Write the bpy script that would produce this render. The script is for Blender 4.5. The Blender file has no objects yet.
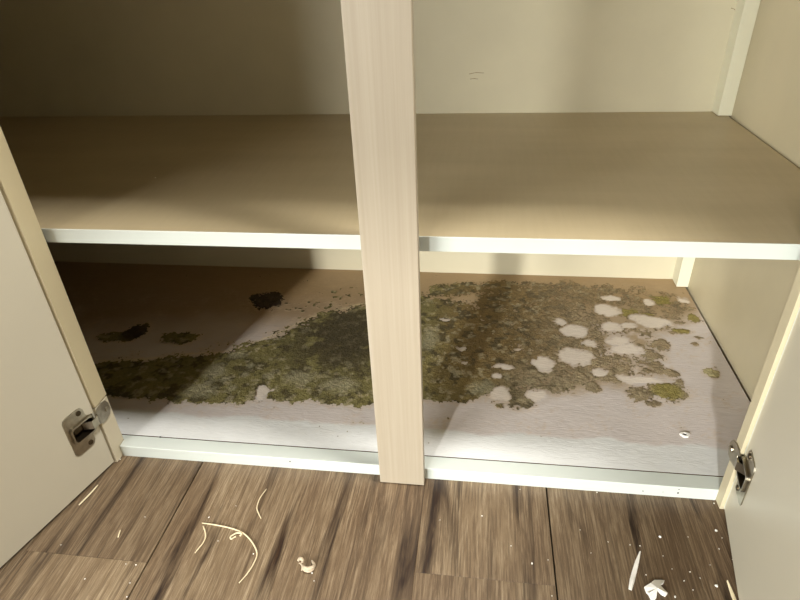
import bpy, bmesh, math, random
import numpy as np
from mathutils import Vector, Matrix

scene = bpy.context.scene
COL = scene.collection
random.seed(7)

# ------------------------------------------------------------------ camera
CAM = np.array([0.4992, -0.5242, 0.6137])
PITCH, YAW, ROLL, FPX = 0.5494, -0.1551, -0.0463, 581.07
_cp, _sp, _cy, _sy = math.cos(PITCH), math.sin(PITCH), math.cos(YAW), math.sin(YAW)
FWD = np.array([_sy*_cp, _cy*_cp, -_sp])
_r = np.array([_cy, -_sy, 0.0]); _u = np.cross(_r, FWD)
RGT = math.cos(ROLL)*_r + math.sin(ROLL)*_u
UPV = -math.sin(ROLL)*_r + math.cos(ROLL)*_u
cam_data = bpy.data.cameras.new('camera')
cam_data.sensor_fit = 'HORIZONTAL'; cam_data.sensor_width = 36.0
cam_data.lens = FPX/800*36; cam_data.clip_start = 0.02
cam = bpy.data.objects.new('camera', cam_data); COL.objects.link(cam)
cam.matrix_world = Matrix(((RGT[0], UPV[0], -FWD[0], CAM[0]), (RGT[1], UPV[1], -FWD[1], CAM[1]),
                           (RGT[2], UPV[2], -FWD[2], CAM[2]), (0, 0, 0, 1)))
scene.camera = cam

# ------------------------------------------------------------------ light
world = bpy.data.worlds.new('world'); scene.world = world; world.use_nodes = True
bg = world.node_tree.nodes['Background']
bg.inputs[0].default_value = (1.0, 0.86, 0.66, 1); bg.inputs[1].default_value = 0.10

def lamp(name, kind, loc, target, energy, color=(1, 1, 1), **kw):
    l = bpy.data.lights.new(name, kind); l.energy = energy; l.color = color
    for k, v in kw.items(): setattr(l, k, v)
    o = bpy.data.objects.new(name, l); COL.objects.link(o); o.location = loc
    o.rotation_euler = (Vector(target)-Vector(loc)).to_track_quat('-Z', 'Y').to_euler()
    return o
SUN_AZ, SUN_EL = 0.275, math.radians(21)
sun_dir = Vector((SUN_AZ, 1, 0)).normalized()*math.cos(SUN_EL) + Vector((0, 0, -math.sin(SUN_EL)))
lamp('sun', 'SUN', Vector((0.4, 0, 0.2))-sun_dir*4, (0.4, 0, 0.2), 2.2, (1, 1, 0.98), angle=math.radians(3.0))
lamp('window_light', 'AREA', (-1.55, -2.9, 1.25), (0.6, 0.2, 0.3), 190, (0.98, 1.0, 0.99), shape='RECTANGLE', size=1.5, size_y=1.3)
lamp('ceiling_light', 'AREA', (1.05, -0.16, 2.35), (0.5, -0.16, 0), 52, (1.0, 0.98, 0.94), shape='SQUARE', size=0.3)

scene.view_settings.view_transform = 'Standard'
scene.view_settings.look = 'None'
scene.view_settings.exposure = 0.14
scene.view_settings.gamma = 1.0
scene.view_settings.use_curve_mapping = False

# ------------------------------------------------------------------ helpers
def lin(c):
    out = []
    for v in c:
        v /= 255
        out.append(v/12.92 if v <= 0.04045 else ((v+0.055)/1.055)**2.4)
    return tuple(out)
def px_on(px, py, axis, val):
    r = FWD + RGT*(px-400)/FPX - UPV*(py-300)/FPX
    return CAM + r*((val-CAM[axis])/r[axis])
def floor_pt(px, py, z=0.0):
    return Vector(px_on(px, py, 2, z))

class Mat:
    def __init__(s, name, rough=0.5, metallic=0.0, spec=0.5):
        s.m = bpy.data.materials.new(name); s.m.use_nodes = True
        s.t = s.m.node_tree; s.b = s.t.nodes['Principled BSDF']
        s.b.inputs['Roughness'].default_value = rough
        s.b.inputs['Metallic'].default_value = metallic
        s.b.inputs['Specular IOR Level'].default_value = spec
    def n(s, kind, **kw):
        nd = s.t.nodes.new(kind)
        for k, v in kw.items():
            if k in nd.inputs: nd.inputs[k].default_value = v
            else: setattr(nd, k, v)
        return nd
    def l(s, a, b): s.t.links.new(a, b)
    def coords(s, scale, kind='Object', offset=None):
        tc = s.n('ShaderNodeTexCoord'); mp = s.n('ShaderNodeMapping')
        mp.inputs['Scale'].default_value = scale
        s.l(tc.outputs[kind], mp.inputs['Vector'])
        if offset is not None: s.l(offset, mp.inputs['Location'])
        return mp.outputs[0]
    def noise(s, vec, scale=1, detail=4, rough=0.55, dist=0.0):
        nz = s.n('ShaderNodeTexNoise'); nz.inputs['Scale'].default_value = scale
        nz.inputs['Detail'].default_value = detail; nz.inputs['Roughness'].default_value = rough
        nz.inputs['Distortion'].default_value = dist
        s.l(vec, nz.inputs['Vector']); return nz.outputs['Fac']
    def ramp(s, fac, stops):
        r = s.n('ShaderNodeValToRGB'); el = r.color_ramp.elements
        while len(el) < len(stops): el.new(0.5)
        for e, (p, c) in zip(el, stops):
            e.position = p; e.color = (*c, 1) if len(c) == 3 else c
        s.l(fac, r.inputs[0]); return r.outputs[0]
    def mix(s, fac, a, b, mode='MIX'):
        m = s.n('ShaderNodeMix', data_type='RGBA', blend_type=mode)
        for sock, v in ((m.inputs[0], fac), (m.inputs[6], a), (m.inputs[7], b)):
            if hasattr(v, 'links'): s.l(v, sock)
            elif isinstance(v, (int, float)): sock.default_value = v
            else: sock.default_value = (*v, 1)
        return m.outputs[2]
    def color(s, c):
        if hasattr(c, 'links'): s.l(c, s.b.inputs['Base Color'])
        else: s.b.inputs['Base Color'].default_value = (*c, 1)
    def bump(s, h, strength=0.2, dist=0.001):
        b = s.n('ShaderNodeBump'); b.inputs['Strength'].default_value = strength
        b.inputs['Distance'].default_value = dist
        s.l(h, b.inputs['Height']); s.l(b.outputs[0], s.b.inputs['Normal'])

def plain(name, rgb, rough=0.5, var=0.06, scale=6, **kw):
    """painted / laminated board: faint mottling and fine relief"""
    m = Mat(name, rough, **kw); c = lin(rgb)
    f = m.noise(m.coords((scale,)*3), 1, 5)
    d = tuple(x*(1-var) for x in c); e = tuple(min(1, x*(1+var)) for x in c)
    m.color(m.ramp(f, [(0.3, d), (0.7, e)]))
    m.bump(m.noise(m.coords((260,)*3), 1, 2), 0.06, 0.0004)
    return m.m

# ------------------------------------------------------------------ materials
M = {}
M['cream'] = plain('cream_board', (216, 205, 178), 0.42)
M['back'] = plain('back_board', (208, 199, 170), 0.5)
M['side'] = plain('side_board', (198, 186, 154), 0.45)
M['white'] = plain('white_paint', (206, 211, 202), 0.38, 0.03, 14)
M['door'] = plain('door_laminate', (214, 207, 186), 0.38, 0.02)
M['frame'] = plain('frame_board', (206, 193, 158), 0.45, 0.05)
M['post'] = plain('post_paint', (226, 222, 196), 0.45)
M['wallpaint'] = plain('wall_paint', (214, 208, 196), 0.8)
M['subfloor'] = plain('subfloor', (40, 30, 22), 0.9)
M['straw'] = plain('straw', (226, 208, 170), 0.6, 0.1, 120)
M['splinter'] = plain('splinter_wood', (238, 222, 184), 0.65, 0.08, 150)
M['chip'] = plain('paint_chip', (244, 240, 230), 0.6, 0.04, 150)
M['fuzz'] = plain('lint', (190, 172, 146), 0.9, 0.15, 200)
M['scuff'] = plain('scuff_grime', (150, 130, 98), 0.7, 0.15, 200)
M['dark'] = plain('dark_grime', (38, 30, 24), 0.8, 0.2, 200)

def metal(name, rgb, rough):
    m = Mat(name, rough, 1.0)
    f = m.noise(m.coords((90, 90, 90)), 1, 4)
    c = lin(rgb)
    m.color(m.ramp(f, [(0.35, tuple(x*0.75 for x in c)), (0.65, c)]))
    return m.m
M['nickel'] = metal('nickel', (178, 170, 152), 0.28)
M['nickel_dark'] = metal('dark_steel', (92, 80, 62), 0.45)  # darker metal for the hinge cups and door plate screws

def shelf_mat():
    m = Mat('shelf_laminate', 0.4)
    f = m.noise(m.coords((2.5, 14, 14)), 1, 5)
    c = m.ramp(f, [(0.3, lin((174, 157, 123))), (0.7, lin((187, 170, 136)))])
    g = m.noise(m.coords((140, 12, 60)), 1, 3)
    m.color(m.mix(0.08, c, m.ramp(g, [(0.35, lin((150, 133, 100))), (0.65, lin((188, 172, 138)))])))
    m.bump(g, 0.05, 0.0004)
    return m.m
M['shelf'] = shelf_mat()

def mullion_mat():
    m = Mat('pale_wood', 0.45)
    f = m.noise(m.coords((230, 230, 3.2)), 1, 6, 0.65)
    g = m.noise(m.coords((60, 60, 1.4)), 1, 4)
    a = m.ramp(f, [(0.30, lin((162, 148, 126))), (0.52, lin((172, 159, 138))), (0.72, lin((180, 168, 149)))])
    b = m.ramp(g, [(0.3, lin((162, 149, 127))), (0.7, lin((178, 166, 145)))])
    m.color(m.mix(0.45, a, b)); m.bump(f, 0.12, 0.0004)
    return m.m
M['mullion'] = mullion_mat()

def plank_mat():
    m = Mat('plank_wood', 0.42)
    oi = m.n('ShaderNodeObjectInfo'); rnd = oi.outputs['Random']
    off = m.n('ShaderNodeCombineXYZ')
    for i, k in enumerate((37.0, 91.0, 53.0)):
        mu = m.n('ShaderNodeMath', operation='MULTIPLY'); mu.inputs[1].default_value = k
        m.l(rnd, mu.inputs[0]); m.l(mu.outputs[0], off.inputs[i])
    o = off.outputs[0]
    fine = m.noise(m.coords((520, 20, 60), offset=o), 1, 8, 0.75, 0.4)
    mid = m.noise(m.coords((60, 3.4, 20), offset=o), 1, 8, 0.68, 1.6)
    big = m.noise(m.coords((9, 1.6, 9), offset=o), 1, 3, 0.5, 0.6)
    streak = m.noise(m.coords((22, 1.5, 12), offset=o), 1, 5, 0.6, 1.4)
    a = m.ramp(fine, [(0.34, lin((70, 54, 36))), (0.50, lin((126, 106, 80))), (0.66, lin((192, 176, 150)))])
    b = m.ramp(mid, [(0.28, lin((84, 64, 44))), (0.52, lin((132, 110, 84))), (0.75, lin((176, 158, 130)))])
    c = m.mix(0.42, a, b)
    c = m.mix(0.7, c, m.ramp(big, [(0.34, lin((158, 128, 88))), (0.66, lin((240, 230, 212)))]), 'MULTIPLY')
    c = m.mix(1.0, c, m.ramp(streak, [(0.33, lin((104, 82, 62))), (0.45, (1, 1, 1))]), 'MULTIPLY')
    hs = m.n('ShaderNodeHueSaturation'); m.l(c, hs.inputs['Color'])
    mr = m.n('ShaderNodeMapRange'); m.l(rnd, mr.inputs[0])
    mr.inputs[3].default_value = 0.9; mr.inputs[4].default_value = 1.08
    m.l(mr.outputs[0], hs.inputs['Value']); hs.inputs['Saturation'].default_value = 0.92; hs.inputs['Hue'].default_value = 0.503
    m.color(hs.outputs[0])
    m.l(m.ramp(fine, [(0.3, (0.55,)*3), (0.7, (0.36,)*3)]), m.b.inputs['Roughness'])
    m.bump(fine, 0.45, 0.0008)
    return m.m
M['plank'] = plank_mat()

def attr_mat(name, rough, bump_scale, bump_strength, bump_dist, amt):
    m = Mat(name, rough)
    at = m.n('ShaderNodeAttribute'); at.attribute_name = 'col'
    f = m.noise(m.coords((bump_scale,)*3), 1, 5, 0.65)
    m.color(m.mix(amt, at.outputs['Color'], m.ramp(f, [(0.3, (0.25,)*3), (0.7, (1.0,)*3)]), 'MULTIPLY'))
    m.bump(f, bump_strength, bump_dist)
    return m.m
def liner_mat():
    m = Mat('damp_board', 0.55)
    at = m.n('ShaderNodeAttribute'); at.attribute_name = 'col'
    w = m.noise(m.coords((38, 150, 60)), 1, 4, 0.6, 1.5)
    m.color(m.mix(0.12, at.outputs['Color'], m.ramp(w, [(0.3, (0.45,)*3), (0.6, (1,)*3)]), 'MULTIPLY'))
    m.bump(w, 0.35, 0.0016)
    return m.m
M['liner'] = liner_mat()
M['mold'] = attr_mat('mold_crust', 0.95, 420, 0.8, 0.002, 0.55)

# ------------------------------------------------------------------ mesh helpers
def new_obj(name, mesh, mat, parent=None):
    o = bpy.data.objects.new(name, mesh); COL.objects.link(o)
    if mat is not None and not mesh.materials: mesh.materials.append(mat)
    if parent is not None:
        o.parent = parent
        o.matrix_parent_inverse = Matrix.Translation(-parent_world(parent))
    return o
def parent_world(p):
    v = Vector((0, 0, 0))
    v += p.location
    return v
def bm_obj(name, bm, mat, parent=None, smooth=False):
    me = bpy.data.meshes.new(name); bm.normal_update(); bm.to_mesh(me); bm.free()
    if smooth:
        for p in me.polygons: p.use_smooth = True
    return new_obj(name, me, mat, parent)
def add_box(bm, a, b, bev=0.0):
    x0, y0, z0 = a; x1, y1, z1 = b
    vs = [bm.verts.new(p) for p in ((x0,y0,z0),(x1,y0,z0),(x1,y1,z0),(x0,y1,z0),(x0,y0,z1),(x1,y0,z1),(x1,y1,z1),(x0,y1,z1))]
    fs = [bm.faces.new([vs[i] for i in q]) for q in ((0,3,2,1),(4,5,6,7),(0,1,5,4),(1,2,6,5),(2,3,7,6),(3,0,4,7))]
    if bev:
        es = list({e for f in fs for e in f.edges})
        bmesh.ops.bevel(bm, geom=es, offset=bev, segments=2, affect='EDGES', profile=0.5)
def box(name, a, b, mat, parent=None, bev=0.0008):
    bm = bmesh.new(); add_box(bm, a, b, bev); return bm_obj(name, bm, mat, parent)
def add_prism(bm, pts, h0, h1, T, bev=0.0):
    """polygon pts (u,v) extruded from h0 to h1 along the third axis of frame T"""
    lo = [bm.verts.new(T @ Vector((u, v, h0))) for u, v in pts]
    hi = [bm.verts.new(T @ Vector((u, v, h1))) for u, v in pts]
    n = len(pts)
    fs = [bm.faces.new(hi), bm.faces.new(lo[::-1])]
    for i in range(n): fs.append(bm.faces.new((lo[i], lo[(i+1) % n], hi[(i+1) % n], hi[i])))
    if bev: bmesh.ops.bevel(bm, geom=list(fs[0].edges), offset=bev, segments=2, affect='EDGES', profile=0.5)
def add_ring(bm, outer, inner, h0, h1, T):
    n = len(outer)
    V = [[bm.verts.new(T @ Vector((u, v, h))) for u, v in p] for p in (outer, inner) for h in (h0, h1)]
    oL, oH, iL, iH = V
    for i in range(n):
        j = (i+1) % n
        bm.faces.new((oL[i], oL[j], oH[j], oH[i])); bm.faces.new((oH[i], oH[j], iH[j], iH[i]))
        bm.faces.new((iH[i], iH[j], iL[j], iL[i]))
def rrect(u0, u1, v0, v1, r, seg=5):
    pts = []
    for cx, cy, a in ((u1-r, v1-r, 0), (u0+r, v1-r, 90), (u0+r, v0+r, 180), (u1-r, v0+r, 270)):
        for k in range(seg+1):
            t = math.radians(a+90*k/seg); pts.append((cx+r*math.cos(t), cy+r*math.sin(t)))
    return pts
def circle(cu, cv, r, n=16): return [(cu+r*math.cos(2*math.pi*k/n), cv+r*math.sin(2*math.pi*k/n)) for k in range(n)]
def spline(pts, n):
    """Catmull-Rom through points"""
    P = [pts[0]+(pts[0]-pts[1])] + list(pts) + [pts[-1]+(pts[-1]-pts[-2])]
    out = []
    for i in range(1, len(P)-2):
        for k in range(n):
            t = k/n; a, b, c, d = P[i-1], P[i], P[i+1], P[i+2]
            out.append(0.5*((2*b)+(c-a)*t+(2*a-5*b+4*c-d)*t*t+(3*b-3*c+d-a)*t**3))
    out.append(P[-2]); return out
def add_tube(bm, path, rad, sides=6):
    rings = []
    for i, p in enumerate(path):
        d = (path[min(i+1, len(path)-1)]-path[max(i-1, 0)]).normalized()
        a = d.orthogonal().normalized() if abs(d.z) > .9 else d.cross(Vector((0, 0, 1))).normalized()
        b = d.cross(a); r = rad(i/(len(path)-1)) if callable(rad) else rad
        rings.append([bm.verts.new(p+a*r*math.cos(2*math.pi*k/sides)+b*r*math.sin(2*math.pi*k/sides)) for k in range(sides)])
    for r0, r1 in zip(rings, rings[1:]):
        for k in range(sides): bm.faces.new((r0[k], r0[(k+1) % sides], r1[(k+1) % sides], r1[k]))
    bm.faces.new(rings[0][::-1]); bm.faces.new(rings[-1])
def tag(o, label, cat, group=None, kind=None):
    o['label'] = label
    if cat: o['category'] = cat
    if group: o['group'] = group
    if kind: o['kind'] = kind
    return o
def empty(name, loc):
    o = bpy.data.objects.new(name, None); COL.objects.link(o); o.location = loc
    o.empty_display_size = 0.05; return o

# ------------------------------------------------------------------ structure: floor of planks, wall
PT = 0.008
fl = box('floor', (-1.9, -2.6, -0.03), (2.7, 0.62, -PT-0.0002), M['subfloor'], None, 0)
fl['kind'] = 'structure'; fl['label'] = 'brown wood-look plank floor with dark grain streaks'
PW, PL = 0.1583, 1.2
ends = {0: -0.145, 3: -0.124, 1: 0.31, 2: -0.62, 4: 0.12, 5: -0.41, -1: 0.35}      # end joint per row (y)
wide = {1: 0.0011, 4: 0.0009}                                            # rows whose left joint has opened up
cache = {}
for row in range(-11, 17):
    xa, xb = -0.036+row*PW, -0.036+(row+1)*PW
    xa += wide.get(row, 0.0001); xb -= wide.get(row+1, 0.0001)
    e = ends.get(row, random.uniform(-0.6, 0.6))
    for k in range(math.floor((-2.6-e)/PL), 4):
        ya, yb = max(e+k*PL, -2.6), min(e+(k+1)*PL, 0.6)
        if yb-ya < 0.05: continue
        key = (round(xb-xa, 5), round(yb-ya, 5))
        if key not in cache:
            w, L = key
            bm = bmesh.new(); add_box(bm, (-w/2, -L/2+0.0001, -PT), (w/2, L/2-0.0001, 0), 0.0004)
            me = bpy.data.meshes.new('plank'); bm.to_mesh(me); bm.free(); me.materials.append(M['plank']); cache[key] = me
        o = new_obj('plank', cache[key], M['plank']); o.parent = fl
        o.location = ((xa+xb)/2, (ya+yb)/2, random.uniform(-0.0002, 0))
# unseen wall, added so its window head blocks the sun above shelf height
HEAD = 1.45
bm = bmesh.new()
add_box(bm, (-1.9, -2.70, -0.03), (2.7, -2.60, 0.55)); add_box(bm, (-1.9, -2.70, HEAD), (2.7, -2.60, 2.5))
add_box(bm, (-1.9, -2.70, 0.55), (-1.75, -2.60, HEAD)); add_box(bm, (0.75, -2.70, 0.55), (2.7, -2.60, HEAD))
wf = bm_obj('sun_blocker_wall', bm, M['wallpaint']); wf['kind'] = 'structure'
wl = box('wall_back', (-1.9, 0.60, -0.03), (2.7, 0.68, 2.5), M['wallpaint'], None, 0); wl['kind'] = 'structure'
for i, (a, b) in enumerate(((-1.9, -0.97), (0.93, 2.7))):
    bb = box('baseboard_back', (a, 0.586, 0), (b, 0.60, 0.09), M['white'], None, 0.002); bb['kind'] = 'structure'

# ------------------------------------------------------------------ cabinet
W, XI, XL = 0.806, 0.9073, -0.95
YB, ZS, TS, ZB, YB2 = 0.5535, 0.3482, 0.0170, 0.0188, 0.0374
YR, YS, TL, TR, HT = 0.0135, 0.0331, 0.0275, 0.0155, 1.02
T = 0.018
cab = empty('cabinet', (-0.02, 0.28, 0))
tag(cab, 'cream two-door cabinet with open doors, one shelf and a moldy floor', 'cabinet')
box('side_panel', (XL-T, TL, 0), (XL, YB+0.006, HT), M['side'], cab)
box('side_panel', (XI, TR, 0), (XI+T, YB+0.006, HT), M['side'], cab)
backp = box('back_panel', (XL, YB, 0), (XI, YB+0.006, HT), M['back'], cab, 0)
for pts in (((469, 74), (476, 72.5), (484, 73)), ((731, 8), (734, 9), (737, 12)), ((470, 79), (474, 78.5), (478, 79)), ((731, 29), (733, 30), (734, 31))):
    P = [Vector(px_on(x, y, 1, YB)) for x, y in pts]
    bm = bmesh.new()
    for a_, b_ in zip(P, P[1:]):
        w = Vector((0, 0, 0.0006)); f_ = Vector((0, -0.0002, 0))
        bm.faces.new([bm.verts.new(v+f_) for v in (a_-w, b_-w*0.7, b_+w*0.7, a_+w)])
    bm_obj('scuff_mark', bm, M['scuff'], backp)
box('top_panel', (XL-T, 0, HT), (XI+T, YB+0.006, HT+T), M['cream'], cab)
# face frame: the lower end of the left stile is a separate block below a seam
box('frame_stile', (XL-T, 0, 0.1030), (0, TL, HT), M['frame'], cab, 0.0007)
box('stile_block', (XL-T, 0, 0.0), (-0.0004, TL-0.0006, 0.1006), M['cream'], cab, 0.0007)
box('frame_stile', (W, 0, 0.0), (XI+T, TR, HT), M['side'], cab, 0.0007)
box('frame_rail', (0, 0.002, 0.95), (W, 0.02, HT), M['frame'], cab)
box('mullion', (0.3791, 0.0, 0.0012), (0.4380, 0.0132, 0.949), M['mullion'], cab, 0.0009)['label'] = 'pale wood-grain upright strip'
# bottom rail and board
bm = bmesh.new(); rb = YB2-0.0018
add_prism(bm, [(0.0005, YR), (W-0.0005, YR), (W-0.0005, TR+0.0003), (XI-0.001, TR+0.0003), (XI-0.001, rb), (XL+0.001, rb), (XL+0.001, TL+0.0003), (0.0005, TL+0.0003)], 0, ZB, Matrix.Identity(4), 0.0006)
rail = bm_obj('bottom_rail', bm, M['white'], cab)
rail['label'] = 'white painted bottom rail'
# nail marks in the rail face
for (px, py, r) in ((290, 461.5, 0.0011), (678, 493, 0.0013), (679, 489.5, 0.0008), (643, 491, 0.0009), (663, 492, .0006)):
    p = Vector(px_on(px, py, 1, YR)); p.z = min(max(p.z, 0.003), 0.0165)
    bm = bmesh.new(); bmesh.ops.create_icosphere(bm, subdivisions=1, radius=r)
    for v in bm.verts: v.co = Vector((v.co.x, v.co.y*0.35, v.co.z*1.2)) + p
    bm_obj('nail_mark', bm, M['dark'], rail)
# shelf
sh = box('shelf', (XL+0.0015, YS+0.0012, ZS-TS), (XI-0.0050, YB-0.0012, ZS), M['shelf'], cab, 0.0004)
sh['label'] = 'beige laminate shelf board'
se = box('shelf_edge', (XL+0.0015, YS, ZS-TS-0.0002), (XI-0.0032, YS+0.0012, ZS+0.0002), M['white'], sh, 0.0004)
se['label'] = 'white edge strip'
# corner posts
box('corner_post', (0.8852, 0.5206, ZB+0.0003), (XI-0.0002, YB-0.0002, ZS-TS-0.0003), M['post'], cab)
box('corner_post', (0.8852, 0.5206, ZS+0.0006), (XI-0.0002, YB-0.0002, HT-0.001), M['post'], cab)
box('corner_post', (XL+0.0002, 0.5206, ZB+0.0003), (XL+0.022, YB-0.0002, ZS-TS-0.0003), M['post'], cab)
box('corner_post', (XL+0.0002, 0.5206, ZS+0.0006), (XL+0.022, YB-0.0002, HT-0.001), M['post'], cab)

# ------------------------------------------------------------------ bottom board with stains, mold crust
def vnoise(x, y, seed):
    xi = np.floor(x).astype(np.int64); yi = np.floor(y).astype(np.int64); fx = x-xi; fy = y-yi
    fx = fx*fx*(3-2*fx); fy = fy*fy*(3-2*fy)
    def h(a, b):
        n = (a*374761393 + b*668265263 + seed*974634777) & 0xffffffff
        n = ((n ^ (n >> 13))*1274126177) & 0xffffffff
        return ((n ^ (n >> 16)) & 0xffff)/65535.0
    return (h(xi, yi)*(1-fx)+h(xi+1, yi)*fx)*(1-fy)+(h(xi, yi+1)*(1-fx)+h(xi+1, yi+1)*fx)*fy
def fbm(x, y, freq, seed, octv=4, gain=0.55):
    s = np.zeros_like(x); a = 1.0; t = 0.0
    for o in range(octv):
        s += a*vnoise(x*freq+o*17.3, y*freq+o*9.1, seed+o); t += a; a *= gain; freq *= 2.03
    return s/t
def pxw(px, py):
    p = px_on(px, py, 2, ZB); return float(p[0]), float(p[1])
def ell(X, Y, px, py, rx, ry):
    """smooth bump (1 at centre, 0 at edge, negative outside) for a spot read at a pixel, radii in pixels"""
    cx, cy = pxw(px, py); ax = abs(pxw(px+rx, py)[0]-cx); ay = abs(pxw(px, py-ry)[1]-cy)
    return 1-np.sqrt(((X-cx)/ax)**2+((Y-cy)/ay)**2)
def poly_sd(X, Y, pts):
    """signed distance (positive inside) to a polygon, metres"""
    P = [pxw(*q) for q in pts]; d = np.full(X.shape, 1e9); ins = np.zeros(X.shape, bool)
    for (x0, y0), (x1, y1) in zip(P, P[1:]+P[:1]):
        ex, ey = x1-x0, y1-y0; L = ex*ex+ey*ey+1e-12
        t = np.clip(((X-x0)*ex+(Y-y0)*ey)/L, 0, 1)
        d = np.minimum(d, np.hypot(X-x0-t*ex, Y-y0-t*ey))
        c = ((y0 > Y) != (y1 > Y)) & (X < (x1-x0)*(Y-y0)/(y1-y0+1e-12)+x0); ins ^= c
    return np.where(ins, d, -d)
def sstep(a, b, v):
    t = np.clip((v-a)/(b-a), 0, 1); return t*t*(3-2*t)

FRONT = [(20, 392), (105, 397), (140, 399), (170, 402), (207, 404), (239, 404), (254, 400), (263, 394), (273, 401), (291, 403), (310, 400), (331, 404), (350, 405), (371, 406),
         (398, 404), (424, 401), (442, 404), (465, 404), (480, 400)]
DENSE = FRONT + [(498, 388), (508, 370), (500, 345), (490, 320), (470, 300), (420, 296), (365, 303), (322, 312), (299, 322), (278, 333), (254, 342), (230, 350), (205, 353), (164, 357), (108, 361), (20, 364)]
PATCHY = [(478, 400), (515, 408), (540, 398), (570, 396), (600, 388), (625, 392), (650, 378), (668, 385), (668, 360), (662, 335), (690, 325), (700, 312), (688, 292), (640, 284), (560, 279), (470, 279), (425, 284), (424, 300), (470, 300)]
BALD = [(574, 331, 12, 6), (575, 357, 14, 8), (543, 364, 11, 7), (606, 310, 11, 5), (612, 326, 9, 4), (588, 343, 7, 3.5), (628, 350, 15, 5), (618, 341, 12, 5), (655, 322, 16, 4), (640, 318, 10, 3),
        (502, 366, 9, 2.5), (499, 376, 5, 3), (500, 393, 8, 6), (536, 395, 10, 6), (600, 372, 9, 4), (640, 380, 20, 4), (462, 349, 4, 1.6), (463, 363, 3, 1.5), (444, 320, 5, 1.2), (650, 302, 5, 3), (686, 300, 3, 3), (680, 299, 2.5, 3), (630, 325, 7, 2.5), (560, 322, 6, 2.5), (520, 350, 3, 1.5), (610, 298, 9, 2.5), (263, 392, 5, 6)]
PALE = [(245, 375, 5, 3), (269, 376, 7, 4), (232, 388, 6, 4), (214, 372, 16, 9), (238, 355, 10, 5), (200, 390, 22, 10), (250, 366, 5, 3), (225, 380, 7, 4), (340, 385, 22, 9), (300, 378, 20, 8), (485, 388, 16, 8), (430, 340, 10, 12)]
ISLE = [(593, 387, 9, 6), (520, 397, 15, 12), (500, 406, 5, 3), (667, 391, 21, 11), (640, 394, 14, 8), (655, 404, 10, 4), (657, 367, 10, 7), (672, 374, 8, 5), (680, 382, 5, 4), (660, 345, 12, 7), (648, 352, 7, 4), (641, 347, 6, 4), (647, 371, 9, 3), (652, 356, 16, 5),
        (661, 300, 12, 6), (628, 313, 14, 5), (648, 317, 9, 5), (682, 331, 11, 3.2), (694, 344, 4, 2), (680, 323, 9, 2), (711, 373, 9, 5), (693, 318, 7, 5), (698, 338, 5, 1.5), (612, 374, 16, 6), (585, 372, 14, 7), (270, 300, 17, 10), (254, 297, 6, 4), (136, 332, 13, 9), (115, 337, 22, 6), (180, 338, 22, 7), (572, 289, 4, 1.2), (615, 379, 20, 4), (578, 380, 12, 6)]

def fields(X, Y):
    wx = X+0.010*(fbm(X, Y, 60, 3)-0.5); wy = Y+0.010*(fbm(X, Y, 60, 8)-0.5)
    wx2 = X+0.022*(fbm(X, Y, 42, 13)-0.5); wy2 = Y+0.022*(fbm(X, Y, 42, 18)-0.5)
    sdD = poly_sd(wx, wy, DENSE); bw = sstep(0.16, 0.30, Y)
    dense = sstep(-0.012-0.03*bw, 0.016+0.045*bw, sdD)
    sdP = poly_sd(wx2, wy2, PATCHY)
    patch = sstep(-0.01, 0.03, sdP)
    fade = 1.0-0.34*sstep(0.55, 0.80, X)
    cells = fbm(X, Y, 48, 21, 4, 0.6)
    fine = fbm(X, Y, 190, 33, 3, 0.6)
    D = np.maximum(dense*1.25, patch*fade)
    grain = fbm(X, Y, 360, 44, 2)
    D = D + (cells-0.5)*1.2*(1-0.75*dense) + (fine-0.5)*0.6 + (grain-0.5)*0.9*(1-0.5*dense)
    for s in ISLE:
        D = np.maximum(D, np.clip(ell(wx, wy, *s), -1, 1)*1.2+0.42 + (cells-0.5)*0.8 + (fine-0.5)*0.5 + (grain-0.5)*0.7)
    B = np.zeros_like(X)
    for s in BALD:
        e = ell(wx2, wy2, *s)+0.9*(fine-0.5)+0.5*(cells-0.5); k_ = sstep(-0.25, 0.2, e); D = D - 1.7*k_; B = np.maximum(B, k_)
    # specks along the back of the dense patch
    sp = sstep(0.66, 0.72, fbm(X, Y, 130, 51, 2))
    near = np.maximum(sstep(0.05, 0.6, ell(X, Y, 305, 305, 42, 10)), 0.8*sstep(0.05, .6, ell(X, Y, 345, 295, 30, 14)))
    D = np.maximum(D, sp*near*1.0)
    edge = ((X < XL+0.004) | (X > XI-0.006) | (Y < YB2+0.02) | (Y > YB-0.003))
    D = np.where(edge, 0, D)
    return D, dense, patch, cells, fine, B

L0 = (XL+0.0005, YB2); L1 = (XI-0.0048, YB-0.0006)
nx, ny = 640, 220
gx, gy = np.meshgrid(np.linspace(L0[0], L1[0], nx), np.linspace(L0[1], L1[1], ny))
D, dense, patch, cells, fine, B = fields(gx, gy)
base = np.array(lin((211, 201, 194))); dry = np.array(lin((226, 228, 224))); brown = np.array(lin((158, 132, 96))); tan = np.array(lin((206, 182, 150)))
colr = np.tile(base, (ny, nx, 1))
def blend(c, k, t): return c*(1-k[..., None])+np.array(t)*k[..., None]
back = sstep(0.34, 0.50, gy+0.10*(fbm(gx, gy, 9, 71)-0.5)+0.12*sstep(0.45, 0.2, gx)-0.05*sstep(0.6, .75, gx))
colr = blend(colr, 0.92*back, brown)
halo = sstep(0.15, 0.6, D+0.25*np.maximum(dense, patch)); colr = blend(colr, 0.45*halo, tan)
film = sstep(-0.015, 0.035, poly_sd(gx+0.03*(fbm(gx, gy, 30, 63)-.5), gy+0.03*(fbm(gx, gy, 30, 64)-.5), PATCHY)); bald = np.zeros_like(gx)
for s_ in BALD: bald = np.maximum(bald, sstep(-0.3, 0.1, ell(gx, gy, *s_)))
film = film*(1-0.85*bald)*sstep(.28, .52, fbm(gx, gy, 40, 66)+.3*sstep(.76, .58, gx)+.3*sstep(.36, .46, gy))
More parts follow.
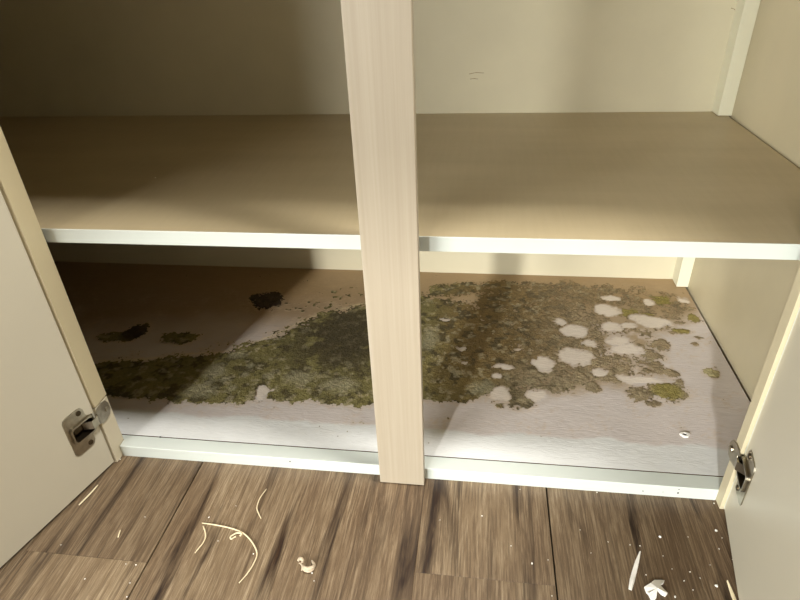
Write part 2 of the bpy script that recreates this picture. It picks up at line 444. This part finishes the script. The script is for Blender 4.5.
colr = blend(colr, 0.85*film, lin((170, 147, 112)))
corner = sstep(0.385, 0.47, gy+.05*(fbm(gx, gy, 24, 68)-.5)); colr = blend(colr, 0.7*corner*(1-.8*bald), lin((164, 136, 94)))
rim = sstep(0.005, -0.002, np.abs(poly_sd(gx, gy, DENSE)-0.001+0.012*(fbm(gx, gy, 40, 5)-0.5)))*(gy > 0.20)*(gx < 0.36); colr = blend(colr, 0.6*rim, lin((232, 216, 170)))
colr = blend(colr, 0.85*B, lin((232, 220, 204)))
frontband = sstep(0.092, 0.084, gy+0.022*(fbm(gx, gy, 25, 61)-0.5)); colr = blend(colr, 0.8*frontband, dry)
colr *= (0.93+0.14*fbm(gx, gy, 14, 77))[..., None]
hz = ZB-0.0007+0.0006*(fbm(gx, gy, 26, 81)-0.5)*sstep(0, 0.02, np.minimum.reduce([gx-L0[0], L1[0]-gx, gy-L0[1], L1[1]-gy]))

def grid_mesh(name, co, quads, colors, mat):
    me = bpy.data.meshes.new(name)
    me.vertices.add(len(co)); me.vertices.foreach_set('co', co.astype(np.float32).ravel())
    n = len(quads)
    me.loops.add(n*4); me.loops.foreach_set('vertex_index', quads.astype(np.int32).ravel())
    me.polygons.add(n); me.polygons.foreach_set('loop_start', np.arange(0, n*4, 4, dtype=np.int32))
    me.polygons.foreach_set('use_smooth', np.ones(n, bool))
    me.update(calc_edges=True)
    a = me.color_attributes.new('col', 'FLOAT_COLOR', 'POINT')
    a.data.foreach_set('color', np.concatenate([np.clip(colors, 0, 1), np.ones((len(co), 1))], 1).astype(np.float32).ravel())
    me.materials.append(mat); return me
idx = np.arange(nx*ny).reshape(ny, nx)
quads = np.stack([idx[:-1, :-1], idx[:-1, 1:], idx[1:, 1:], idx[1:, :-1]], -1).reshape(-1, 4)
top_co = np.stack([gx, gy, hz], -1).reshape(-1, 3)
# skirt down to the floor so the board has thickness
ringi = np.concatenate([idx[0, :], idx[1:, -1], idx[-1, -2::-1], idx[-2:0:-1, 0]])
sk = top_co[ringi].copy(); sk[:, 2] = 0.001
N0 = nx*ny; m_ = len(ringi); k = np.arange(m_); kk = (k+1) % m_
sq = np.stack([N0+k, N0+m_+k, N0+m_+kk, N0+kk], -1)
cc = colr.reshape(-1, 3)
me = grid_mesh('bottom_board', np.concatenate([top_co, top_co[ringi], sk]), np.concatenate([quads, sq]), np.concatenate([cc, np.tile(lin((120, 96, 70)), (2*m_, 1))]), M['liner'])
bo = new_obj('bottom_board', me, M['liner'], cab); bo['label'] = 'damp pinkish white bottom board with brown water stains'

# mold crust: its own thin lumpy mesh lying on the board
nx2, ny2 = 760, 400
mx, my = np.meshgrid(np.linspace(-0.22, L1[0], nx2), np.linspace(L0[1], L1[1], ny2))
D, dense, patch, cells, fine, B = fields(mx, my)
green = np.array(lin((142, 132, 78))); dark = np.array(lin((78, 68, 38))); olive = np.array(lin((138, 110, 62))); grey = np.array(lin((160, 146, 118))); pale = np.array(lin((196, 184, 146)))
mc = np.tile(green, (ny2, nx2, 1))
right = sstep(0.38, 0.50, mx+0.06*(fbm(mx, my, 18, 91)-0.5))
mc = blend(mc, 0.85*right*(0.7+0.3*sstep(0.16, 0.28, my)), olive)
mc = blend(mc, 0.8*sstep(0.50, 0.60, mx)*sstep(0.30, 0.20, my), grey)
mc = blend(mc, 0.7*sstep(0.58, 0.74, mx)*sstep(0.20, .26, my)*sstep(.46, .40, my), lin((184, 164, 132)))
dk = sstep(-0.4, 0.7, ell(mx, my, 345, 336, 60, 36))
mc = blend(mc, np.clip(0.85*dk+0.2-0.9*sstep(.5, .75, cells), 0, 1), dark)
mc = blend(mc, 0.8*sstep(0.50, 0.66, fbm(mx, my, 75, 95, 4)), dark)
mc = blend(mc, 0.55*sstep(0.58, 0.72, fbm(mx, my, 100, 99, 3))*(1-0.8*dk), pale)
mc = blend(mc, 0.5*sstep(0.53, 0.68, mx+0.05*(fbm(mx, my, 22, 141)-.5)), lin((178, 158, 122)))
for s in PALE: mc = blend(mc, 0.75*sstep(-0.2, 0.7, ell(mx, my, *s)+0.8*(fbm(mx, my, 120, 131, 3)-.5)), lin((176, 168, 132)))
for s in ((667, 391, 18, 10), (661, 300, 12, 6), (628, 313, 14, 5), (682, 331, 11, 3), (711, 373, 10, 5), (693, 318, 7, 5), (648, 317, 9, 4)):
    mc = blend(mc, 0.75*sstep(-0.1, 0.4, ell(mx, my, *s)), lin((158, 146, 66)))
mc = blend(mc, 0.75*sstep(-0.1, 0.4, ell(mx, my, 711, 373, 10, 5)), lin((196, 184, 140)))
for s in ((270, 300, 20, 12), (136, 332, 13, 9)):
    mc = blend(mc, 0.85*sstep(-0.3, 0.3, ell(mx, my, *s)), lin((66, 46, 34)))
# dark brittle rim of each patch
mc = blend(mc, 0.35*sstep(0.62, 0.52, D)*sstep(.1, .2, mx), lin((96, 82, 58)))
mc *= (0.75+0.5*fbm(mx, my, 320, 111, 2))[..., None]
on = D > 0.5
hgt = np.clip((D-0.5)*4, 0, 1)*(0.0004+0.0016*np.clip(fbm(mx, my, 240, 121, 3)-0.25, 0, 1))
mz = ZB-0.0002+hgt
idx = np.arange(nx2*ny2).reshape(ny2, nx2)
qk = on[:-1, :-1] & on[:-1, 1:] & on[1:, 1:] & on[1:, :-1]
quads = np.stack([idx[:-1, :-1], idx[:-1, 1:], idx[1:, 1:], idx[1:, :-1]], -1)[qk]
used = np.unique(quads); remap = np.full(nx2*ny2, -1); remap[used] = np.arange(len(used))
co = np.stack([mx, my, mz], -1).reshape(-1, 3)[used]
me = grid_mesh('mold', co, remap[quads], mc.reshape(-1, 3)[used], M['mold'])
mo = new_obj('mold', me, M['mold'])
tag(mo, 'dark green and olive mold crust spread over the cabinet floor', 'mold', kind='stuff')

# popped fastener in the board
p = Vector(px_on(685, 435, 2, ZB))
TP = Matrix.Translation(p)
bm = bmesh.new()
rim_o = [(0.0062*math.cos(a)*(1+.18*math.sin(3*a)), 0.0046*math.sin(a)) for a in [2*math.pi*k/18 for k in range(18)]]
rim_i = [(0.0030*math.cos(a)-.0008, 0.0022*math.sin(a)+.0004) for a in [2*math.pi*k/18 for k in range(18)]]
add_ring(bm, rim_o, rim_i, -0.001, 0.0016, TP)
cv = bm_obj('plug', bm, M['chip'], cab); cv['label'] = 'torn white plug'
bm = bmesh.new(); add_prism(bm, rim_i, -0.001, 0.0005, TP); bm_obj('plug_hole', bm, M['dark'], cv)

# ------------------------------------------------------------------ doors and hinges
def door(H, e, nrm, side):
    """H hinge point on the floor plan, e along the door, nrm towards the inside face"""
    ex, ey = Vector((e[0], e[1], 0)).normalized(), Vector((0, 0, 1))
    nn = Vector((nrm[0], nrm[1], 0)).normalized()
    Tm = Matrix(((ex.x, ey.x, nn.x, H[0]), (ex.y, ey.y, nn.y, H[1]), (ex.z, ey.z, nn.z, 0), (0, 0, 0, 1)))
    u0, u1, z0, z1 = 0.0, 0.415, 0.004, 0.955
    cu0, cu1, cz0, cz1 = 0.005, 0.037, 0.075, 0.0985      # pocket for the hinge cup
    bm = bmesh.new()
    R = lambda a, b, c, d, h0, h1, bv=0: add_prism(bm, [(a, c), (b, c), (b, d), (a, d)], h0, h1, Tm, bv)
    R(u0, u1, z0, z1, -0.018, -0.011)
    for a, b, c, d in ((u0, cu0, z0, z1), (cu1, u1, z0, z1), (cu0, cu1, z0, cz0), (cu0, cu1, cz1, z1)):
        R(a, b, c, d, -0.011, 0.0)
    bmesh.ops.recalc_face_normals(bm, faces=bm.faces)
    d = bm_obj('door', bm, M['door'], cab)
    # edge strip along the hinge side
    bm = bmesh.new(); add_prism(bm, [(-0.0012, z0), (0.0, z0), (0.0, z1), (-0.0012, z1)], -0.018, 0.0003, Tm)
    bmesh.ops.recalc_face_normals(bm, faces=bm.faces)
    es = bm_obj('edge_strip', bm, M['white'] if side > 0 else M['door'], d)
    def part(name, mat, fn, smooth=False):
        b = bmesh.new(); fn(b); bmesh.ops.recalc_face_normals(b, faces=b.faces); return bm_obj(name, b, M[mat], d)
    # stamped wing plate: tall body, two ears, bridge towards the hinge side
    def wing(b):
        outer = [(0.002, 0.098), (0.0085, 0.1005), (0.0110, 0.105), (0.0112, 0.1135), (0.0140, 0.1180), (0.0190, 0.1190), (0.0350, 0.1188), (0.0405, 0.1172), (0.0428, 0.1130),
                 (0.0430, 0.087), (0.0428, 0.061), (0.0405, 0.0568), (0.0350, 0.0552), (0.0190, 0.0550), (0.0140, 0.0560), (0.0112, 0.0605), (0.0110, 0.069), (0.0085, 0.0735), (0.002, 0.076)]
        inner = [(0.0045, 0.0970), (0.0065, 0.0980), (0.0085, 0.0984), (0.0110, 0.0985), (0.0140, 0.0985), (0.0190, 0.0985), (0.0330, 0.0985), (0.0355, 0.0978), (0.0366, 0.0960),
                 (0.0370, 0.087), (0.0366, 0.0780), (0.0355, 0.0762), (0.0330, 0.0755), (0.0190, 0.0755), (0.0140, 0.0755), (0.0110, 0.0755), (0.0085, 0.0756), (0.0065, 0.0760), (0.0045, 0.0770)]
        add_ring(b, outer, inner, 0.0, 0.0013, Tm)
    part('hinge_plate', 'nickel', wing)
    # raised lip around the cup
    part('cup_rim', 'nickel', lambda b: add_ring(b, rrect(0.0035, 0.0390, 0.0735, 0.1000, 0.006), rrect(0.0058, 0.0366, 0.0758, 0.0977, 0.005), 0.0, 0.0042, Tm))
    def cup(b):
        add_ring(b, rrect(0.0058, 0.0366, 0.0758, 0.0977, 0.005), rrect(0.0060, 0.0362, 0.0762, 0.0973, 0.0045), -0.0105, 0.0040, Tm)
        add_prism(b, rrect(0.0060, 0.0364, 0.0760, 0.0975, 0.005), -0.0108, -0.0095, Tm)
        add_prism(b, [(0.012, 0.083), (0.030, 0.083), (0.030, 0.091), (0.012, 0.091)], -0.0095, -0.004, Tm)
    part('hinge_cup', 'nickel_dark', cup)
    for zc in (0.1125, 0.0615):
        def screw(b, zc=zc):
            add_prism(b, circle(0.0185, zc, 0.0036), 0.0012, 0.0026, Tm, 0.0006)
            add_prism(b, [(0.0160, zc-0.0005), (0.0210, zc-0.0005), (0.0210, zc+0.0005), (0.0160, zc+0.0005)], 0.0022, 0.0027, Tm)
        part('screw', 'nickel_dark', screw)
    return d, Tm, part
dL, TLm, partL = door((-0.0036, -0.0036), (-0.265, -1), (1, -0.265), -1)
dL['label'] = 'left door, swung wide open, inner face'
dR, TRm, partR = door((0.8105, -0.0015), (-0.198, -1), (-1, 0.198), 1)
dR['label'] = 'right door, swung open, inner face'

def frame_plate(part, x, sgn, Tm):
    """tab on the inner edge of the frame plus the link back into the cup"""
    F = Matrix(((0, 0, sgn, x), (1, 0, 0, 0), (0, 1, 0, 0), (0, 0, 0, 1)))
    outer = [(-0.004, 0.079), (0.001, 0.0745), (0.010, 0.0735), (0.019, 0.0755), (0.0235, 0.082), (0.0235, 0.092), (0.019, 0.0995), (0.010, 0.1020), (0.001, 0.1005), (-0.004, 0.096)]
    part('frame_tab', 'nickel', lambda b: add_prism(b, outer, 0.0003, 0.0016, F, 0.0004))
    def screw(b):
        add_prism(b, circle(0.0165, 0.087, 0.0042), 0.0016, 0.0034, F, 0.001)
        add_prism(b, [(0.0130, 0.0864), (0.020, 0.0864), (0.020, 0.0876), (0.0130, 0.0876)], 0.0030, 0.0036, F)
    part('screw', 'nickel', screw)
    def link(b):
        # stirrup: from the tab's front edge, over the door edge and down into the cup
        A = Vector((x+sgn*0.0010, -0.003, 0.0872))
        B = Tm @ Vector((0.003, 0.0872, 0.0070)); C = Tm @ Vector((0.010, 0.0872, 0.0075)); D_ = Tm @ Vector((0.017, 0.0872, -0.003))
        path = [A, (A+B)/2+Vector((sgn*0.001, 0, 0)), B, C, D_]
        up = Vector((0, 0, 1)); prev = None
        for i, p in enumerate(path):
            w = 0.0075 if i < 2 else 0.0062
            t = (path[min(i+1, 4)]-path[max(i-1, 0)]).normalized(); nr = t.cross(up).normalized()*0.0008
            q = [b.verts.new(p+s1*up*w+s2*nr) for s1, s2 in ((1, 1), (-1, 1), (-1, -1), (1, -1))]
            if prev:
                for k in range(4): b.faces.new((prev[k], prev[(k+1) % 4], q[(k+1) % 4], q[k]))
            else: b.faces.new(q)
            prev = q
        b.faces.new(prev[::-1])
    part('hinge_link', 'nickel', link)
frame_plate(partL, 0.0, 1, TLm)
frame_plate(partR, W, -1, TRm)

# ------------------------------------------------------------------ litter on the floor
def local_obj(name, bm, mat, base):
    for v in bm.verts: v.co -= base
    o = bm_obj(name, bm, mat, None, True); o.location = base; return o
def straw(pts, r, label, mat='straw', name='straw', flat=False, cat='straw', sides=6):
    P = [floor_pt(x, y, r) for x, y in pts]
    bm = bmesh.new(); path = spline(P, 7)
    add_tube(bm, path, lambda t: r*(0.55+0.45*min(1, 6*min(t, 1-t)+0.2)), sides)
    base = sum(path, Vector())/len(path); base.z = 0
    return tag(local_obj(name, bm, M[mat], base), label, cat)
straw([(202, 523), (213, 524.5), (230, 528), (243, 533), (252, 542), (257, 553), (254, 563), (247, 574), (239, 583)], 0.0009, 'long curved pale straw shaped like a hook on the floor')
straw([(203, 526), (205, 531), (205.5, 537), (203, 543), (199, 548), (195, 553)], 0.0009, 'short bent straw under the left end of the long hook')
straw([(266.5, 489), (260, 498), (257, 507), (258, 512), (261, 518.5)], 0.0007, 'short arched straw between the long hook and the mullion')
straw([(98, 485), (89, 495), (79, 505)], 0.0011, 'thin straight sliver lying along the left door', 'splinter', 'splinter', cat='splinter')
straw([(120.5, 530), (119, 534), (118, 537.5)], 0.0008, 'tiny pale sliver beside the left end joint', 'splinter', 'splinter', cat='splinter')

def sliver(pts, widths, h, label, mat='splinter', name='splinter', cat='splinter'):
    """flat faceted piece of wood: centre line with widths"""
    P = [floor_pt(x, y) for x, y in pts]; bm = bmesh.new(); prev = None
    for i, p in enumerate(P):
        d = (P[min(i+1, len(P)-1)]-P[max(i-1, 0)]).normalized(); s = Vector((-d.y, d.x, 0))*widths[i]
        hh = h*(0.6+0.4*math.sin(i*2.1+1))
        q = [bm.verts.new(p+s+Vector((0, 0, 0.0002))), bm.verts.new(p+s*0.6+Vector((0, 0, hh))), bm.verts.new(p-s*0.5+Vector((0, 0, hh*0.8))), bm.verts.new(p-s+Vector((0, 0, 0.0002)))]
        if prev:
            for k in range(4): bm.faces.new((prev[k], prev[(k+1) % 4], q[(k+1) % 4], q[k]))
        else: bm.faces.new(q)
        prev = q
    bm.faces.new(prev[::-1]); bmesh.ops.recalc_face_normals(bm, faces=bm.faces)
    base = sum(P, Vector())/len(P); base.z = 0
    for v in bm.verts: v.co -= base
    o = bm_obj(name, bm, M[mat]); o.location = base
    return tag(o, label, cat)
sliver([(640, 552), (637, 562), (634, 573), (632, 581), (630, 590)], [0.0008, 0.0022, 0.0025, 0.0026, 0.0018], 0.0022, 'thick pale wood splinter left of the white chip', 'chip')
sliver([(727, 581), (730, 588), (733, 596), (737, 606)], [0.0006, 0.0016, 0.0022, 0.0020], 0.002, 'pale wood splinter beside the right door')

# white flake: irregular forked piece
def flake():
    pts = [(644, 588), (650, 585), (654, 581), (661, 580.5), (664, 582), (663, 584.5), (660, 586), (664, 590), (667, 595), (665, 597), (661, 595), (657, 591), (655, 594), (656, 599), (653, 602), (650, 599), (648, 595), (646, 593)]
    bm = bmesh.new(); P = [floor_pt(*q) for q in pts]; c = sum(P, Vector())/len(P)
    top = [bm.verts.new(p+Vector((0, 0, 0.0025+0.0015*math.sin(i*1.7)))) for i, p in enumerate(P)]
    bot = [bm.verts.new(p+Vector((0, 0, 0.0002))) for p in P]
    tc = bm.verts.new(c+Vector((0, 0, 0.0055)))
    n = len(P)
    for i in range(n):
        j = (i+1) % n; bm.faces.new((top[i], top[j], tc)); bm.faces.new((bot[i], bot[j], top[j], top[i]))
    bm.faces.new(bot[::-1]); bmesh.ops.recalc_face_normals(bm, faces=bm.faces)
    c.z = 0
    for v in bm.verts: v.co -= c
    o = bm_obj('paint_chip', bm, M['chip']); o.location = c
    tag(o, 'forked white paint chip at the front edge of the floor', 'chip')
flake()

# curled crumb and lint clump
def curl(px, py, size, label, name, mat, turns, rt, cat, seed):
    rr = random.Random(seed); c = floor_pt(px, py); bm = bmesh.new(); path = []
    n = int(14*turns)
    for i in range(n):
        a = i/14*2*math.pi; s = size*(0.45+0.55*i/n)*(0.8+0.4*rr.random())
        path.append(c+Vector((s*math.cos(a), 0.7*s*math.sin(a), rt+0.0025*rr.random())))
    add_tube(bm, path, rt, 6); return tag(local_obj(name, bm, M[mat], Vector((c.x, c.y, 0))), label, cat)
# small curled shaving: loop plus tail
P = [floor_pt(x, y, 0.0014) for x, y in ((240, 536), (242, 533.5), (237, 533), (233, 535), (230.5, 537), (231.5, 539), (234, 537.5), (236, 536.5))]
bm = bmesh.new(); add_tube(bm, spline(P, 5), 0.0011, 6)
b0 = P[2].copy(); b0.z = 0
tag(local_obj('curled_shaving', bm, M['straw'], b0), 'small curled shaving inside the bend of the long hook', 'shaving')
# lint clump: a loop head with a crumpled ring body
c = floor_pt(306, 566)
bm = bmesh.new()
P = [floor_pt(x, y, z) for x, y, z in ((298, 561, .0016), (300, 558.5, .002), (302.5, 560, .002), (302, 563, .0025), (299, 563, .002), (302, 565, .003), (304, 569, .0035), (309, 571, .003), (313.5, 569, .003), (315, 564, .003), (312, 561, .002), (314, 566, .0045), (308, 568.5, .0048), (303, 567, .004), (301.5, 571, .0015))]
add_tube(bm, spline(P, 5), lambda t: 0.0014+0.0009*math.sin(t*17), 6)
lint = local_obj('lint_clump', bm, M['fuzz'], Vector((c.x, c.y, 0)))
tag(lint, 'crumpled greyish lint clump left of the mullion foot', 'lint')

# crumbs: individuals
cm = []
for s in range(4):
    rr = random.Random(s+40); bm = bmesh.new(); bmesh.ops.create_icosphere(bm, subdivisions=1, radius=1.0)
    sc = (1+0.6*rr.random(), 0.8+0.4*rr.random(), 0.6)
    for v in bm.verts:
        k = 0.75+0.5*rr.random(); v.co = Vector((v.co.x*sc[0]*k, v.co.y*sc[1]*k, max(v.co.z*sc[2]*k, -0.45)))
    me = bpy.data.meshes.new('crumb'); bm.to_mesh(me); bm.free(); me.materials.append(M['chip']); cm.append(me)
spots = [(209, 517.5, 1.2), (253.5, 554, 1), (312, 573, 1.3), (314, 581, .9), (482, 516, 1.1), (511, 546, .8), (532, 563.5, 1.6), (548, 560, .8), (552, 596, .8), (608, 542, .8), (591, 553, .7), (660, 537, 2.2), (716, 531, 2.2), (722, 538, .8), (640, 546, 1.1), (630, 545, .9),
         (716, 586, 2.2), (733, 560, 1.3), (675, 597, 1.8), (646, 575, 1), (688, 537, .7), (719, 549, .8), (710, 565, .7), (663, 556, .8), (690, 572, 1), (684, 581, .9), (700, 578, .8), (672, 569, .8), (693, 590, .8),
         (136, 565, 1.2), (126, 564, .8), (130, 583, .9), (127, 597, .9), (85, 579, 1), (61, 545, .8), (145, 517, .8), (120, 459.5, 1.2), (597, 492.5, 1), (520, 489.5, .7), (714, 503.5, 1.2), (218, 541, .7), (236, 506, .6), (440, 520, .6), (580, 530, .7)]
for i, (x, y, s) in enumerate(spots):
    p = floor_pt(x, y); o = new_obj('crumb', cm[i % 4], M['chip'])
    r = 0.00075*s; o.scale = (r,)*3; o.location = (p.x, p.y, r*0.45); o.rotation_euler[2] = i*1.3
    own = {(660, 537): 'larger round crumb behind the thick splinter and the white chip', (716, 531): 'larger oblong crumb near the foot of the right door hinge',
           (716, 586): 'larger crumb between the white chip and the splinter by the right door', (675, 597): 'crumb just right of the forked white chip'}.get((x, y))
    tag(o, own or 'tiny off-white crumb scattered on the plank floor', 'crumb', 'tiny crumbs on the floor')
# dark bits
for (x, y, s, label) in ((161, 436.5, 1.6, 'tiny dark crumb on the bottom rail near the left hinge'), ):
    p = floor_pt(x, y, ZB); me = cm[1].copy(); me.materials.clear(); me.materials.append(M['dark'])
    o = new_obj('dark_crumb', me, M['dark']); r = 0.0009*s; o.scale = (r,)*3; o.location = (p.x, min(p.y, YB2-0.002), ZB+r*0.45)
    tag(o, label, 'crumb')
for (x, y, s, label) in ((155.5, 178, 1.1, 'single pale crumb lying on the shelf'),):
    p = floor_pt(x, y, ZS); o = new_obj('crumb', cm[0], M['chip']); r = 0.0009*s; o.scale = (r,)*3; o.location = (p.x, p.y, ZS+r*0.45)
    tag(o, label, 'crumb')
